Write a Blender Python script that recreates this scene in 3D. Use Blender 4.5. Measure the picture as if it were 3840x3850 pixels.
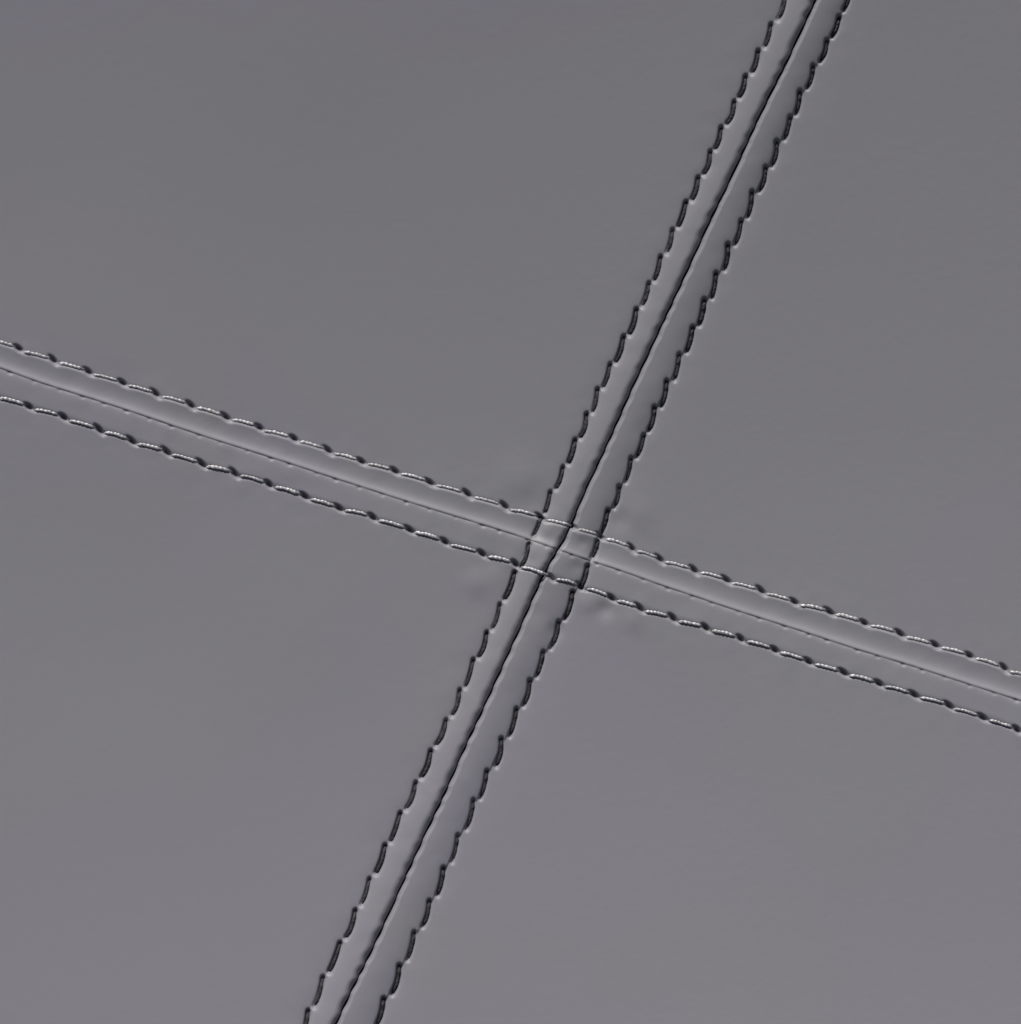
import bpy, math, random
import numpy as np

# ------------------------------------------------------------------ scene
for o in list(bpy.data.objects):
    bpy.data.objects.remove(o)
scene = bpy.context.scene
COL = scene.collection

K = 3.0e-5            # metres per unit of the flat pattern (3840 units = 115 mm of leather)
CX, CY = 1920.0, 1925.0
CAM_H = 0.80

cam_d = bpy.data.cameras.new("camera")
cam = bpy.data.objects.new("camera", cam_d)
COL.objects.link(cam)
cam.location = (0, 0, CAM_H)
cam.rotation_euler = (0, 0, 0)
cam_d.sensor_fit = 'HORIZONTAL'
cam_d.sensor_width = 36.0
cam_d.lens = 36.0 * CAM_H / (3840 * K)
cam_d.clip_start = 0.01
cam_d.clip_end = 50.0
scene.camera = cam

SUN_ELEV = math.radians(28)
SUN_DIR = (-0.26, 0.965)                     # horizontal direction towards the sun
n_ = math.hypot(*SUN_DIR)
SUN_DIR = (SUN_DIR[0] / n_, SUN_DIR[1] / n_)

world = bpy.data.worlds.new("World")
scene.world = world
world.use_nodes = True
nt = world.node_tree
nt.nodes.clear()
w_out = nt.nodes.new('ShaderNodeOutputWorld')
w_bg = nt.nodes.new('ShaderNodeBackground')
w_sky = nt.nodes.new('ShaderNodeTexSky')
w_sky.sky_type = 'NISHITA'
w_sky.sun_disc = False
w_sky.sun_elevation = SUN_ELEV
w_sky.sun_rotation = math.atan2(SUN_DIR[0], SUN_DIR[1])
w_sky.dust_density = 4.0
w_sky.air_density = 1.0
w_sky.ozone_density = 1.0
w_bg.inputs['Strength'].default_value = 0.05
w_hs = nt.nodes.new('ShaderNodeHueSaturation')      # a thin veil of cloud greys the sky
w_hs.inputs['Saturation'].default_value = 0.45
nt.links.new(w_sky.outputs[0], w_hs.inputs['Color'])
nt.links.new(w_hs.outputs[0], w_bg.inputs[0])
nt.links.new(w_bg.outputs[0], w_out.inputs[0])

sun_d = bpy.data.lights.new("sun", 'SUN')
sun_d.energy = 3.85
sun_d.angle = math.radians(4.0)
sun_d.color = (1.0, 0.97, 0.95)
sun = bpy.data.objects.new("sun", sun_d)
COL.objects.link(sun)
ce, se = math.cos(SUN_ELEV), math.sin(SUN_ELEV)
from mathutils import Vector
sun.rotation_euler = Vector((SUN_DIR[0] * ce, SUN_DIR[1] * ce, se)).to_track_quat('Z', 'Y').to_euler()

scene.view_settings.view_transform = 'Standard'
scene.view_settings.look = 'None'
scene.view_settings.exposure = 0.0
scene.view_settings.gamma = 1.0

# ------------------------------------------------------------------ materials
def new_mat(name):
    m = bpy.data.materials.new(name)
    m.use_nodes = True
    return m, m.node_tree, m.node_tree.nodes['Principled BSDF']

def leather_material():
    m, t, p = new_mat("grey_leather")
    N, L = t.nodes, t.links
    tc = N.new('ShaderNodeTexCoord')
    # broad faint drift of the dye: neutral grey, turning lavender in irregular patches
    n1 = N.new('ShaderNodeTexNoise'); n1.inputs['Scale'].default_value = 30; n1.inputs['Detail'].default_value = 3
    n1.inputs['Distortion'].default_value = 0.6
    sep = N.new('ShaderNodeSeparateXYZ'); L.new(tc.outputs['Object'], sep.inputs[0])
    my = N.new('ShaderNodeMath'); my.operation = 'MULTIPLY_ADD'; my.inputs[1].default_value = -4.2
    mx = N.new('ShaderNodeMath'); mx.operation = 'MULTIPLY_ADD'; mx.inputs[1].default_value = -1.7
    L.new(sep.outputs['X'], mx.inputs[0]); L.new(n1.outputs['Fac'], mx.inputs[2])
    L.new(sep.outputs['Y'], my.inputs[0]); L.new(mx.outputs[0], my.inputs[2])
    ed = N.new('ShaderNodeMapRange'); ed.inputs['From Min'].default_value = 0.044; ed.inputs['From Max'].default_value = 0.058
    ed.inputs['To Min'].default_value = 0.0; ed.inputs['To Max'].default_value = 0.42
    sm = N.new('ShaderNodeMath'); sm.operation = 'ADD'
    L.new(sep.outputs['Y'], ed.inputs['Value']); L.new(ed.outputs[0], sm.inputs[0]); L.new(my.outputs[0], sm.inputs[1])
    r1 = N.new('ShaderNodeValToRGB')
    r1.color_ramp.elements[0].position = 0.53; r1.color_ramp.elements[0].color = (0.222, 0.221, 0.238, 1)
    r1.color_ramp.elements[1].position = 0.66; r1.color_ramp.elements[1].color = (0.224, 0.218, 0.253, 1)
    n2 = N.new('ShaderNodeTexNoise'); n2.inputs['Scale'].default_value = 9; n2.inputs['Detail'].default_value = 1.5
    r2 = N.new('ShaderNodeMapRange')
    r2.inputs['From Min'].default_value = 0.3; r2.inputs['From Max'].default_value = 0.7
    r2.inputs['To Min'].default_value = 0.97; r2.inputs['To Max'].default_value = 1.03
    mul = N.new('ShaderNodeVectorMath'); mul.operation = 'SCALE'
    L.new(tc.outputs['Object'], n1.inputs['Vector']); L.new(tc.outputs['Object'], n2.inputs['Vector'])
    L.new(sm.outputs[0], r1.inputs['Fac']); L.new(n2.outputs['Fac'], r2.inputs['Value'])
    L.new(r1.outputs['Color'], mul.inputs[0]); L.new(r2.outputs['Result'], mul.inputs['Scale'])
    L.new(mul.outputs[0], p.inputs['Base Color'])
    # very fine, nearly smooth grain
    v = N.new('ShaderNodeTexVoronoi'); v.inputs['Scale'].default_value = 1500; v.feature = 'SMOOTH_F1'
    n3 = N.new('ShaderNodeTexNoise'); n3.inputs['Scale'].default_value = 420; n3.inputs['Detail'].default_value = 4
    add = N.new('ShaderNodeMath'); add.operation = 'ADD'
    L.new(tc.outputs['Object'], v.inputs['Vector']); L.new(tc.outputs['Object'], n3.inputs['Vector'])
    L.new(v.outputs['Distance'], add.inputs[0]); L.new(n3.outputs['Fac'], add.inputs[1])
    b = N.new('ShaderNodeBump'); b.inputs['Strength'].default_value = 0.05; b.inputs['Distance'].default_value = 0.0002
    L.new(add.outputs[0], b.inputs['Height']); L.new(b.outputs['Normal'], p.inputs['Normal'])
    p.inputs['Roughness'].default_value = 0.5
    p.inputs['Specular IOR Level'].default_value = 0.32
    return m

def thread_material(name, c0, c1, rough, spec, ior):
    m, t, p = new_mat(name)
    N, L = t.nodes, t.links
    tc = N.new('ShaderNodeTexCoord')
    n1 = N.new('ShaderNodeTexNoise'); n1.inputs['Scale'].default_value = 2500; n1.inputs['Detail'].default_value = 3
    r1 = N.new('ShaderNodeValToRGB')
    r1.color_ramp.elements[0].position = 0.3; r1.color_ramp.elements[1].position = 0.7
    r1.color_ramp.elements[0].color = c0 + (1,)
    r1.color_ramp.elements[1].color = c1 + (1,)
    L.new(tc.outputs['Object'], n1.inputs['Vector']); L.new(n1.outputs['Fac'], r1.inputs['Fac'])
    L.new(r1.outputs['Color'], p.inputs['Base Color'])
    p.inputs['Roughness'].default_value = rough
    p.inputs['Specular IOR Level'].default_value = spec
    p.inputs['IOR'].default_value = ior
    return m

def foam_material():
    m, t, p = new_mat("dark_padding")
    N, L = t.nodes, t.links
    n1 = N.new('ShaderNodeTexNoise'); n1.inputs['Scale'].default_value = 300
    r1 = N.new('ShaderNodeValToRGB')
    r1.color_ramp.elements[0].color = (0.01, 0.01, 0.011, 1)
    r1.color_ramp.elements[1].color = (0.03, 0.03, 0.032, 1)
    L.new(n1.outputs['Fac'], r1.inputs['Fac']); L.new(r1.outputs['Color'], p.inputs['Base Color'])
    p.inputs['Roughness'].default_value = 0.9
    return m

LEATHER, FOAM = leather_material(), foam_material()
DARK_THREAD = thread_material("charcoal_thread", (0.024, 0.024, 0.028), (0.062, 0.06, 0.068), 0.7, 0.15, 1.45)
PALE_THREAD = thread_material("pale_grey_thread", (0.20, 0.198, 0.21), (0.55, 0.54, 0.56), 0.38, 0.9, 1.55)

# ------------------------------------------------------------------ seam pattern (pattern units, y down)
VC = [(3064,0),(3019,95),(2957,232),(2909,324),(2865,411),(2818,512),(2744,676),(2682,798),(2609,957),(2536,1115),
      (2466,1263),(2432,1339),(2375,1456),(2328,1565),(2291,1648),(2230,1780),(2197,1844),(2150,1963),(2122,2031),
      (2072,2098),(2041,2160),(2005,2238),(1957,2352),(1918,2435),(1877,2525),(1799,2697),(1760,2776),(1727,2849),
      (1693,2930),(1646,3033),(1599,3126),(1566,3200),(1523,3292),(1490,3367),(1447,3461),(1381,3600),(1316,3727),(1261,3847)]
HC = [(0,1383),(145,1437),(320,1491),(494,1547),(648,1600),(797,1650),(918,1688),(1089,1742),(1241,1793),(1337,1823),
      (1509,1879),(1680,1931),(1860,1986),(1989,2028),(2108,2069),(2217,2108),(2326,2142),(2518,2212),(2586,2232),
      (2686,2268),(2854,2322),(2998,2367),(3218,2440),(3436,2505),(3610,2562),(3837,2634)]
VL = [((2956,-27),(2927,75)),((2901,86),(2878,176)),((2853,187),(2830,272)),((2806,282),(2782,365)),((2764,376),(2735,465)),
      ((2714,474),(2692,559)),((2674,563),(2649,654)),((2628,662),(2604,750)),((2583,753),(2554,849)),((2532,857),(2510,950)),
      ((2487,957),(2463,1053)),((2444,1058),(2417,1150)),((2396,1156),(2369,1255)),((2349,1258),(2318,1360)),
      ((2298,1362),(2270,1456)),((2249,1456),(2230,1548)),((2208,1549),(2184,1645)),((2166,1648),(2140,1740)),
      ((2120,1750),(2093,1836)),((2072,1844),(2051,1927)),((2038,1942),(2007,2015)),((1992,2036),(1958,2134)),
      ((1940,2142),(1901,2251)),((1883,2264),(1853,2365)),((1833,2370),(1803,2469)),((1783,2471),(1752,2581)),
      ((1732,2585),(1703,2687)),((1682,2700),(1643,2800)),((1624,2814),(1588,2919)),((1568,2932),(1531,3039)),
      ((1510,3045),(1472,3160)),((1453,3167),(1418,3276)),((1394,3292),(1363,3396)),((1341,3409),(1305,3519)),
      ((1285,3531),(1243,3645)),((1220,3658),(1187,3774)),((1165,3783),(1132,3893))]
VR = [((3197,-42),(3172,39)),((3156,60),(3129,137)),((3110,147),(3085,230)),((3058,241),(3036,330)),((3008,338),(2994,427)),
      ((2973,434),(2951,522)),((2921,525),(2904,622)),((2880,621),(2857,717)),((2829,713),(2814,814)),((2788,822),(2766,918)),
      ((2738,912),(2726,1011)),((2694,1019),(2679,1118)),((2650,1120),(2631,1219)),((2607,1223),(2584,1320)),
      ((2556,1324),(2538,1427)),((2508,1424),(2488,1527)),((2462,1523),(2441,1618)),((2423,1630),(2396,1717)),
      ((2375,1714),(2355,1810)),((2329,1823),(2311,1906)),((2288,1911),(2262,2005)),((2251,2025),(2225,2098)),
      ((2212,2119),(2184,2210)),((2155,2216),(2125,2325)),((2103,2328),(2073,2435)),((2045,2442),(2020,2541)),
      ((1994,2549),(1970,2650)),((1944,2655),(1918,2764)),((1886,2767),(1867,2877)),((1833,2887),(1808,2997)),
      ((1783,2996),(1756,3112)),((1724,3128),(1702,3235)),((1670,3251),(1648,3358)),((1617,3374),(1592,3476)),
      ((1561,3491),(1536,3600)),((1505,3614),(1478,3727)),((1447,3738),(1421,3843))]
HT = [(-58,1268),(73,1312),(203,1356),(334,1399),(463,1441),(587,1482),(720,1526),(851,1570),(977,1609),(1108,1651),(1236,1696),
      (1361,1737),(1487,1773),(1618,1816),(1761,1860),(1901,1906),(2034,1947),(2155,1981),(2259,2018),(2378,2064),(2483,2105),
      (2612,2146),(2733,2182),(2864,2223),(2988,2265),(3120,2302),(3251,2344),(3386,2385),(3517,2427),(3645,2466),(3776,2514),(3905,2556)]
HB = [(-20,1487),(112,1530),(243,1570),(376,1617),(498,1659),(629,1700),(761,1745),(884,1781),(1014,1822),(1148,1867),
      (1276,1911),(1404,1946),(1542,1993),(1675,2038),(1815,2083),(1940,2121),(2070,2170),(2184,2205),(2301,2249),
      (2407,2287),(2532,2325),(2655,2361),(2786,2402),(2914,2444),(3041,2488),(3172,2529),(3305,2570),(3436,2612),
      (3567,2653),(3693,2697),(3822,2743),(3950,2786)]

rng = random.Random(7)
def extend_pairs(rows, n=6):
    d0 = np.array(rows[1][0], float) - np.array(rows[4][0], float); d0 /= 3
    d1 = np.array(rows[-1][0], float) - np.array(rows[-4][0], float); d1 /= 3
    pre = [(tuple(np.array(rows[0][0]) + d0 * i), tuple(np.array(rows[0][1]) + d0 * i)) for i in range(n, 0, -1)]
    post = [(tuple(np.array(rows[-1][0]) + d1 * i), tuple(np.array(rows[-1][1]) + d1 * i)) for i in range(1, n + 1)]
    return pre + rows + post
def extend_pts(rows, n=6):
    d0 = (np.array(rows[0], float) - np.array(rows[3], float)) / 3
    d1 = (np.array(rows[-1], float) - np.array(rows[-4], float)) / 3
    return [tuple(np.array(rows[0]) + d0 * i) for i in range(n, 0, -1)] + rows + \
           [tuple(np.array(rows[-1]) + d1 * i) for i in range(1, n + 1)]
VL, VR, HT, HB = extend_pairs(VL), extend_pairs(VR), extend_pts(HT), extend_pts(HB)

def smooth_curve(ts, vs, lo=-3000, hi=7000, sig=45.0):
    """value as a smooth function of t, straight beyond the measured ends"""
    ts, vs = np.array(ts, float), np.array(vs, float)
    m0 = (vs[4] - vs[0]) / (ts[4] - ts[0]); m1 = (vs[-1] - vs[-5]) / (ts[-1] - ts[-5])
    g = np.arange(lo, hi + 1, 10.0)
    v = np.interp(g, ts, vs)
    v = np.where(g < ts[0], vs[0] + m0 * (g - ts[0]), v)
    v = np.where(g > ts[-1], vs[-1] + m1 * (g - ts[-1]), v)
    w = np.exp(-0.5 * (np.arange(-20, 21) * 10.0 / sig) ** 2); w /= w.sum()
    vp = np.concatenate([v[0] - (v[1] - v[0]) * np.arange(20, 0, -1), v, v[-1] + (v[-1] - v[-2]) * np.arange(1, 21)])
    v = np.convolve(vp, w, mode='valid')
    return lambda q: np.interp(q, g, v)

gV = smooth_curve([p[1] for p in VC], [p[0] + 3 for p in VC])
fH = smooth_curve([p[0] for p in HC], [p[1] + 4 for p in HC])
C0 = np.array([2100.0, 2066.0])
for _ in range(20):
    C0 = np.array([gV(C0[1]), fH(C0[0])])
X0, Y0 = C0

def to_ab(x, y):
    a = np.zeros_like(x, dtype=float); b = np.zeros_like(a)
    for _ in range(12):
        b = y - fH(X0 + a)
        a = x - gV(Y0 + b)
    return a, b
def to_xy(a, b):
    return X0 + a + gV(Y0 + b) - X0, Y0 + b + fH(X0 + a) - Y0

def row_curve(pts, vertical):
    p = np.array(pts, float)
    a, b = to_ab(p[:, 0], p[:, 1])
    if vertical:
        return smooth_curve(b, a, -6000, 6000, 70)
    return smooth_curve(a, b, -6000, 6000, 70)
mid = lambda rows: [((p[0][0] + p[1][0]) / 2, (p[0][1] + p[1][1]) / 2) for p in rows]
aL, aR = row_curve(mid(VL), True), row_curve(mid(VR), True)
bT, bB = row_curve([(p[0] + 60, p[1] + 19) for p in HT], False), row_curve([(p[0] + 60, p[1] + 19) for p in HB], False)

# smooth value noise on a lattice
def lattice(seed, cell):
    r = np.random.RandomState(seed)
    G = r.rand(512, 512) * 2 - 1
    def f(x, y):
        u, v = x / cell + 211.3, y / cell + 187.7
        i, j = np.floor(u).astype(int), np.floor(v).astype(int)
        s, t = u - i, v - j
        s, t = s * s * (3 - 2 * s), t * t * (3 - 2 * t)
        i0, j0, i1, j1 = i % 512, j % 512, (i + 1) % 512, (j + 1) % 512
        return (G[i0, j0] * (1 - s) + G[i1, j0] * s) * (1 - t) + (G[i0, j1] * (1 - s) + G[i1, j1] * s) * t
    return f
nz_a, nz_b, nz_c, nz_d = lattice(1, 55), lattice(2, 130), lattice(3, 700), lattice(4, 28)

def dome(x, y):
    return 1.95e-5 * (y - 1300) ** 2 + 0.5e-5 * (x - 1920) ** 2

def flap(t, W, A):
    """height of the folded seam allowance: puffed between crack (t=0) and stitch row (t=W)"""
    u = np.clip(t / W, 0, 1)
    return A * 4 * u * (1 - u)
def roll(t, r):
    q = np.clip(r - t, 0, r)
    return -(r - np.sqrt(np.maximum(r * r - q * q, 0)))
def edge(t, r):
    q = np.clip(r - t, 0, r)
    return -(np.sqrt(q * q + 25) - 5)
def bank(t, w, d):
    return -d * np.exp(-(np.maximum(t, 0) / w) ** 1.3) * (t >= 0)

def base_h(x, y, a, b, cracks=True):
    h = dome(x, y)
    # seam running top right to bottom left
    wl, wr = np.maximum(-aL(b), 30), np.maximum(aR(b), 30)
    h = h + np.where(a < 0, flap(-a, wl, 4.0) + 15 * np.clip(1 + a / wl, 0, 1), flap(a, wr, 4.5) + 13.5 * np.clip(1 - a / wr, 0, 1) ** 0.9)
    h = h + bank(-a - wl, 34, 2.5) + bank(a - wr, 60, 4.0)
    # seam running left to right
    wt, wb = np.maximum(-bT(a), 30), np.maximum(bB(a), 30)
    tu, tl = np.maximum(-b, 0), np.maximum(b, 0)
    ut, ub = tu / wt, tl / wb
    mh = 1 + 0.18 * np.sin(a * 2 * math.pi / 88 + 2 * nz_b(a, a * 0 + 900)) + 0.25 * nz_d(a, a * 0 + 500)
    fall = lambda u: 1 - np.clip((u - 0.90) / 0.12, 0, 1) ** 2 * (3 - 2 * np.clip((u - 0.90) / 0.12, 0, 1))
    up = (5.0 * np.clip(1 - ut, 0, 1) ** 2 + 7.0 * np.clip(ut, 0, 1) ** 2.2) * fall(ut) + 20.0 * np.exp(-tu / 12.5) \
        - (9.8 + 3.5 * mh) * np.exp(-(tu / 5.0) ** 1.6)
    lo = 16.0 - 2.7 * np.exp(-(tl / 7.0)) - 3.5 * (mh - 1) * np.exp(-tl / 6.0) + 1.5 * np.clip(ub / 0.8, 0, 1)
    fl = np.clip((ub - 0.80) / 0.30, 0, 1); lo = lo - 2.6 * fl * fl * (3 - 2 * fl)
    h = h + np.where(b < 0, up, lo)
    near = np.exp(-(a / 190.0) ** 4) + np.exp(-(b / 170.0) ** 4)
    h = h + near * (0.7 * nz_a(x, y) + 0.8 * nz_b(x, y)) + 3.0 * nz_c(x, y)
    if cracks:
        mv = 1 + 0.10 * np.sin(b * 2 * math.pi / 74 + 3 * nz_b(b, b * 0)) + 0.10 * nz_d(b, b * 0)
        h = h + np.where(a < 0, roll(-a, 28 * mv), 1.8 * edge(a, 16 * (0.4 + 0.6 * mv)))
    return h

# ------------------------------------------------------------------ stitches: paths and the channels they press into the leather
def bez(T, B, off, n=9, skew=0.5):
    T, B = np.array(T, float), np.array(B, float)
    d = B - T; L = np.hypot(*d); nrm = np.array([d[1], -d[0]]) / L
    s = np.linspace(0, 1, n)[:, None]
    bump = np.sin(math.pi * s ** (math.log(0.5) / math.log(skew)))
    return T + d * s + nrm * off * bump

stitches = []      # (row, pts2d, zprofile(s), kind)
channels = []      # (pts2d, half width, depth array)
pits = []          # (centre, direction, half length, half width, depth)
for rows in (VL, VR):
    for T, B in rows:
        off = 5 + rng.uniform(-2.5, 3)
        P = bez(T, B, off, 11, 0.58)
        stitches.append(('V', P, rng.uniform(-1.5, 1.5)))
        channels.append((P[1:], rng.uniform(8.2, 10.2), rng.uniform(10, 17)))
        d = (P[1] - P[0]) / np.hypot(*(P[1] - P[0]))
        pits.append((P[0] + d * 15, d, 12, 8.5, rng.uniform(8, 14)))
for rows in (HT, HB):
    for q in range(1, len(rows)):
        A, B = np.array(rows[q - 1], float), np.array(rows[q], float)
        S = A + np.array([17 + rng.uniform(-2, 2), 11 + rng.uniform(-1.5, 1.5)]); E = B + np.array([-6, -5])
        P = bez(S, E, 5 + rng.uniform(-1.5, 2), 13, 0.40)      # bows towards the top
        stitches.append(('H', P, rng.uniform(-1.2, 1.2)))
        channels.append((P + np.array([1, 4]), rng.uniform(6.5, 8), rng.uniform(3, 4.5)))
        ang = math.radians(rng.uniform(36, 52))
        pits.append((B + np.array([-2, -1]), np.array([math.cos(ang), math.sin(ang)]), 19 + rng.uniform(-3, 3), 9, 26))

for k, av in enumerate(np.arange(-3200, 3000, 88.0)):
    av = av + rng.uniform(-14, 14)
    px, py = to_xy(np.array([av]), np.array([2.0]))
    pits.append((np.array([px[0], py[0]]), np.array([0.95, 0.32]), rng.uniform(6, 11), rng.uniform(4.5, 6.5), rng.uniform(1.5, 4.5)))

def carve(x, y, z):
    """press stitch channels and needle holes into arrays of points"""
    shp = z.shape
    x, y, z = x.ravel(), y.ravel(), z.ravel().copy()
    cell = 64.0
    # sort points into tiles so each stitch touches only its neighbourhood
    ti = np.floor((x + 8000) / cell).astype(np.int64); tj = np.floor((y + 8000) / cell).astype(np.int64)
    key = ti * 4096 + tj
    order = np.argsort(key, kind='stable'); ks = key[order]
    def local(x0, x1, y0, y1):
        out = []
        for i in range(int((x0 + 8000) // cell), int((x1 + 8000) // cell) + 1):
            k0 = i * 4096 + int((y0 + 8000) // cell); k1 = i * 4096 + int((y1 + 8000) // cell)
            lo, hi = np.searchsorted(ks, k0, 'left'), np.searchsorted(ks, k1, 'right')
            if hi > lo: out.append(order[lo:hi])
        return np.concatenate(out) if out else None
    dz = np.zeros_like(z)
    for P, w, dep in channels:
        m = 3 * w
        idx = local(P[:, 0].min() - m, P[:, 0].max() + m, P[:, 1].min() - m, P[:, 1].max() + m)
        if idx is None: continue
        px, py = x[idx], y[idx]
        dm = np.full(px.shape, 1e9)
        for k in range(len(P) - 1):
            ax, ay = P[k]; dx, dy = P[k + 1] - P[k]
            t = np.clip(((px - ax) * dx + (py - ay) * dy) / (dx * dx + dy * dy), 0, 1)
            dd = np.hypot(px - ax - t * dx, py - ay - t * dy)
            dm = np.minimum(dm, dd)
        g = -dep * np.exp(-(dm / w) ** 3) - 0.12 * dep * np.exp(-(dm / (2.1 * w)) ** 2)
        dz[idx] = np.minimum(dz[idx], g)
    pz = np.zeros_like(z)
    for c, d, hl, hw, dep in pits:
        m = 3 * hl
        idx = local(c[0] - m, c[0] + m, c[1] - m, c[1] + m)
        if idx is None: continue
        px, py = x[idx] - c[0], y[idx] - c[1]
        u = px * d[0] + py * d[1]; v = -px * d[1] + py * d[0]
        g = -dep * np.exp(-((u / hl) ** 2 + (v / hw) ** 2) ** 1.4)
        pz[idx] = np.minimum(pz[idx], g)
    return (z + np.minimum(dz, pz) + 0.35 * np.maximum(dz, pz)).reshape(shp)

# ------------------------------------------------------------------ the thing
root = bpy.data.objects.new("leather_cushion", None)
COL.objects.link(root)
root.location = (0, 0, 0)
root['label'] = "smooth grey leather cushion with two double topstitched seams crossing off centre"
root['category'] = "cushion"

def axis(sign, inframe, far, skirt=True):
    """spacing fine at the crack, about 5 units across the picture, coarse beyond"""
    out = [0.0, 1.0, 2.2, 3.6]
    while out[-1] < 175: out.append(out[-1] + 3.2)
    while out[-1] < inframe: out.append(out[-1] + 5.2)
    st = 6.0
    while out[-1] < far:
        out.append(out[-1] + st); st = min(st * 1.1, 60)
    return np.array(out) * sign

def mesh_from_grid(name, x, y, z, flip):
    n, m = z.shape
    co = np.empty((n * m, 3), np.float32)
    co[:, 0] = ((x - CX) * K).ravel(); co[:, 1] = ((CY - y) * K).ravel(); co[:, 2] = (z * K).ravel()
    i = np.arange((n - 1))[:, None] * m + np.arange(m - 1)[None, :]
    q = np.stack([i, i + 1, i + m + 1, i + m], -1).reshape(-1, 4)
    if flip: q = q[:, ::-1]
    me = bpy.data.meshes.new(name)
    me.vertices.add(n * m); me.vertices.foreach_set('co', co.ravel())
    nf = len(q)
    me.loops.add(nf * 4); me.loops.foreach_set('vertex_index', q.ravel().astype(np.int32))
    me.polygons.add(nf)
    me.polygons.foreach_set('loop_start', np.arange(0, nf * 4, 4, dtype=np.int32))
    me.polygons.foreach_set('loop_total', np.full(nf, 4, np.int32))
    me.polygons.foreach_set('use_smooth', np.ones(nf, bool))
    me.update(calc_edges=True)
    me.validate()
    return me

PUCKERS = [(2275, 2292, 34, -5.0), (2215, 2265, 40, 2.5), (1835, 2112, 52, -2.0), (1985, 1885, 60, -2.5), (1950, 1800, 75, 2.5),
           (2330, 1960, 45, -3.0), (2060, 1990, 26, 3.0), (2170, 2130, 28, -3.0), (2000, 2110, 24, -2.0), (1790, 2190, 50, 3.0),
           (2380, 2330, 42, 2.5), (2400, 1930, 60, 2.5), (2190, 2040, 22, -2.5), (2010, 2300, 40, -2.0), (2090, 2370, 30, -4.0)]
def panel(sa, sb, fa, fb):
    A = axis(sa, *fa); B = axis(sb, *fb)
    a, b = np.meshgrid(A, B, indexing='ij')
    x, y = to_xy(a, b)
    z = base_h(x, y, np.where(a == 0, sa * 1e-3, a), np.where(b == 0, sb * 1e-3, b))
    z = carve(x, y, z)
    # round the outer border down into a side
    over = np.maximum((np.abs(a) - (fa[1] - 260)) / 260, 0); ovb = np.maximum((np.abs(b) - (fb[1] - 260)) / 260, 0)
    e = np.clip(np.hypot(over, ovb), 0, 1)
    z = z - 420 * (1 - np.sqrt(1 - e ** 2 * 0.999))
    # leather turned under at the crack, so that the edge has a depth
    # the fold edges wander: each hidden stitch of the seam pulls them together, then they part again
    ph = b / 73.0 + 0.35 * nz_b(b, b * 0 + 33)
    fr = ph - np.floor(ph)
    wid = 0.3 + 2.1 * np.sqrt(np.abs(np.sin(math.pi * fr))) * (1 + 0.35 * nz_d(b, b * 0 + 70))
    sway = 2.6 * (0.5 - fr) * np.sin(math.pi * fr) ** 0.5 * 2
    fade = np.clip(1 - np.abs(a) / 60, 0, 1)
    a2 = a + (sa * wid + sway) * fade
    x2, y2 = to_xy(a2, b)
    z2 = z.copy()
    z2[0, :] -= 26
    # small puckers where the four layers meet
    for cx, cy, rad, dep in PUCKERS:
        z2 = z2 + 1.35 * dep * np.exp(-(((x2 - cx) ** 2 + (y2 - cy) ** 2) / rad ** 2))
    me = mesh_from_grid("leather_panel", x2, y2, z2, (sa * sb) < 0)
    ob = bpy.data.objects.new("leather_panel", me)
    COL.objects.link(ob); ob.parent = root
    me.materials.append(LEATHER)
    return ob

pL = (2900, 4100); pR = (2500, 3700); pU = (2750, 3900); pD = (2500, 3700)
for sa, sb in ((-1, -1), (1, -1), (-1, 1), (1, 1)):
    panel(sa, sb, pL if sa < 0 else pR, pU if sb < 0 else pD)

# padding under the leather, closing the cracks from below
import bmesh
def padding():
    bm = bmesh.new()
    pts = []
    n = 24
    A = np.linspace(-4040, 3640, n); B = np.linspace(-3840, 3640, n)
    grid = {}
    for i, a in enumerate(A):
        for j, b in enumerate(B):
            x, y = to_xy(np.array([a]), np.array([b]))
            z = float(dome(x, y)[0]) - 90
            e = min(1, max(abs(2 * i / (n - 1) - 1), abs(2 * j / (n - 1) - 1)) ** 8)
            grid[i, j, 0] = bm.verts.new(((x[0] - CX) * K, (CY - y[0]) * K, (z - 380 * e) * K))
            grid[i, j, 1] = bm.verts.new(((x[0] - CX) * K, (CY - y[0]) * K, -1900 * K))
    for i in range(n - 1):
        for j in range(n - 1):
            bm.faces.new((grid[i, j, 0], grid[i, j + 1, 0], grid[i + 1, j + 1, 0], grid[i + 1, j, 0]))
            bm.faces.new((grid[i, j, 1], grid[i + 1, j, 1], grid[i + 1, j + 1, 1], grid[i, j + 1, 1]))
    for k in range(n - 1):
        for (p, q) in (((k, 0), (k + 1, 0)), ((k + 1, n - 1), (k, n - 1)), ((0, k + 1), (0, k)), ((n - 1, k), (n - 1, k + 1))):
            bm.faces.new((grid[p + (0,)], grid[q + (0,)], grid[q + (1,)], grid[p + (1,)]))
    bmesh.ops.recalc_face_normals(bm, faces=bm.faces)
    me = bpy.data.meshes.new("padding"); bm.to_mesh(me); bm.free()
    ob = bpy.data.objects.new("padding", me); COL.objects.link(ob); ob.parent = root
    me.materials.append(FOAM)
padding()

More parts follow.
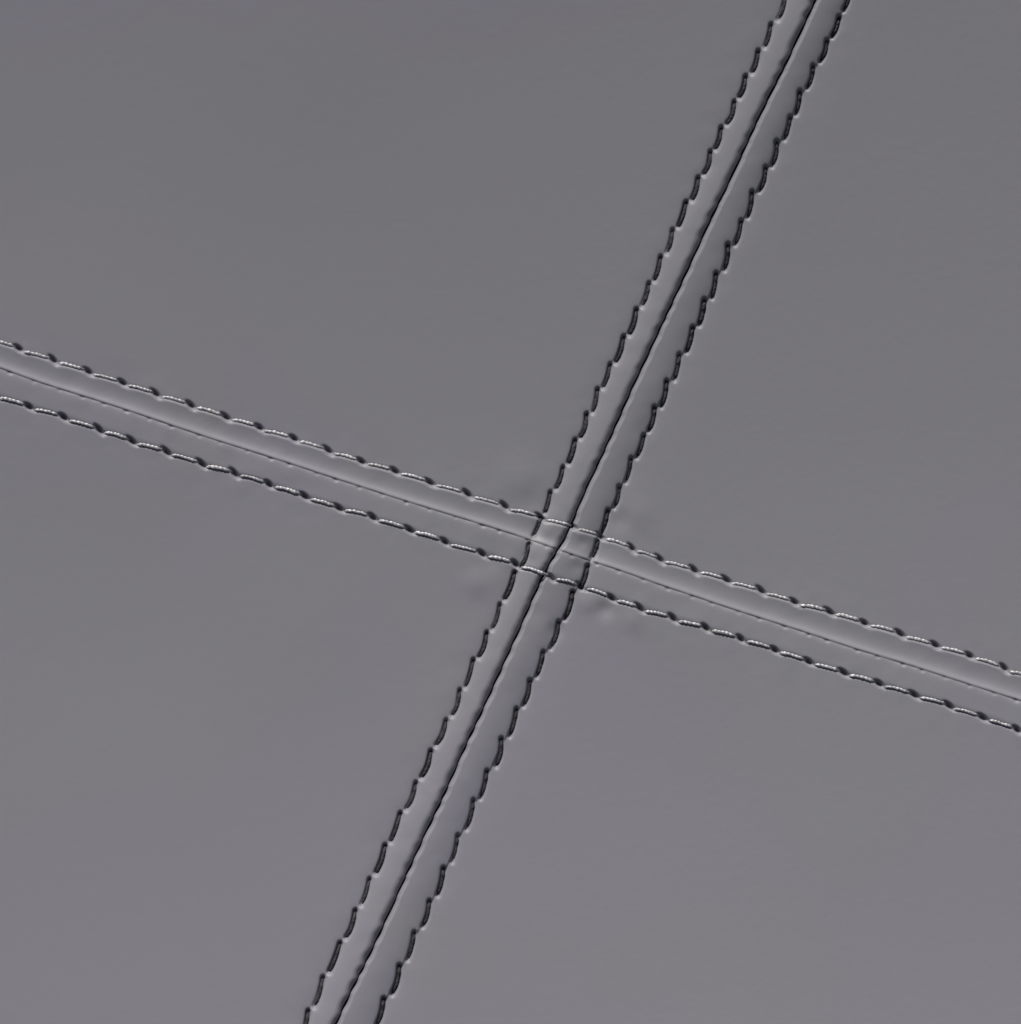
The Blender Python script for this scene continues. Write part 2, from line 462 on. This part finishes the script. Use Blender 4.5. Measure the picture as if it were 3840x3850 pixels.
# ------------------------------------------------------------------ thread
def thread_mesh(P2, z, R, phase, pitch=46.0, plies=3, nseg=40, nring=15, lobe=0.17, flat=0.92):
    """a twisted thread: a tube whose section has one lobe per ply, turning along its length"""
    s0 = np.linspace(0, 1, len(P2)); s = np.linspace(0, 1, nseg)
    # cubic-ish resample
    px, py = np.interp(s, s0, P2[:, 0]), np.interp(s, s0, P2[:, 1])
    c = np.stack([px, py, z(s)], 1)
    for _ in range(2):
        c[1:-1] = 0.25 * c[:-2] + 0.5 * c[1:-1] + 0.25 * c[2:]
    t = np.gradient(c, axis=0); t /= np.linalg.norm(t, axis=1)[:, None]
    side = np.cross(t, [0, 0, 1.0]); side /= np.linalg.norm(side, axis=1)[:, None]
    up = np.cross(side, t)
    Ls = np.concatenate([[0], np.cumsum(np.linalg.norm(np.diff(c, axis=0), axis=1))])
    th = np.linspace(0, 2 * math.pi, nring, endpoint=False)
    rr = R * (1 + lobe * np.cos(plies * (th[None, :] - 2 * math.pi * Ls[:, None] / pitch) + phase))
    ax = np.array([rng.uniform(-1, 1) for _ in range(12)])
    rr = rr * (1 + 0.16 * np.interp(s, np.linspace(0, 1, 12), ax))[:, None]
    c[:, :2] += side[:, :2] * (0.9 * np.interp(s, np.linspace(0, 1, 12), ax[::-1]))[:, None]
    ends = np.clip(np.minimum(s, 1 - s) / 0.06, 0, 1); ends = np.sqrt(1 - (1 - ends) ** 2) * 0.75 + 0.25
    rr = rr * ends[:, None]
    V = c[:, None, :] + side[:, None, :] * (rr * np.cos(th))[..., None] + up[:, None, :] * (rr * flat * np.sin(th))[..., None]
    V = V.reshape(-1, 3)
    V = np.stack([(V[:, 0] - CX) * K, (CY - V[:, 1]) * K, V[:, 2] * K], 1)
    F = []
    for i in range(nseg - 1):
        for j in range(nring):
            k = (j + 1) % nring
            F.append((i * nring + j, (i + 1) * nring + j, (i + 1) * nring + k, i * nring + k))
    F.append(tuple(range(nring))); F.append(tuple(range((nseg - 1) * nring, nseg * nring))[::-1])
    me = bpy.data.meshes.new("stitch")
    me.from_pydata(V.tolist(), [], F)
    me.polygons.foreach_set('use_smooth', np.ones(len(F), bool))
    me.update()
    return me

for kind, P, dz in stitches:
    a, b = to_ab(P[:, 0], P[:, 1])
    h = base_h(P[:, 0], P[:, 1], a, b, cracks=False)
    hs = float(np.mean(h[3:-3]))
    hl = np.interp(np.linspace(0, 1, 60), np.linspace(0, 1, len(P)), h)
    if kind == 'V':
        zf = lambda s, hl=hl, dz=dz: np.interp(s, np.linspace(0, 1, 60), hl) - 8 + dz - 12 * np.clip(2 * s - 1, 0, 1) ** 3.5 - 22 * np.clip((0.30 - s) / 0.30, 0, 1) ** 1.4
        R = rng.uniform(5.2, 6.9)
    else:
        zf = lambda s, hl=hl, dz=dz: np.interp(s, np.linspace(0, 1, 60), hl) + 0.5 + dz - 12 * np.clip((0.12 - s) / 0.12, 0, 1) ** 1.5 \
             - 30 * np.clip((s - 0.72) / 0.28, 0, 1) ** 1.7
        R = rng.uniform(4.4, 5.9)
    me = thread_mesh(P, zf, R, rng.uniform(0, 6.28), pitch=rng.uniform(38, 50),
                     lobe=0.14 if kind == 'V' else 0.24, flat=0.9 if kind == 'V' else 0.72)
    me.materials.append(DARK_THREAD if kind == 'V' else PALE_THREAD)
    ob = bpy.data.objects.new("stitch", me)
    COL.objects.link(ob); ob.parent = root
    ob['label'] = 'dark charcoal thread stitch of the steep seam' if kind == 'V' else 'pale grey thread stitch of the shallow seam'
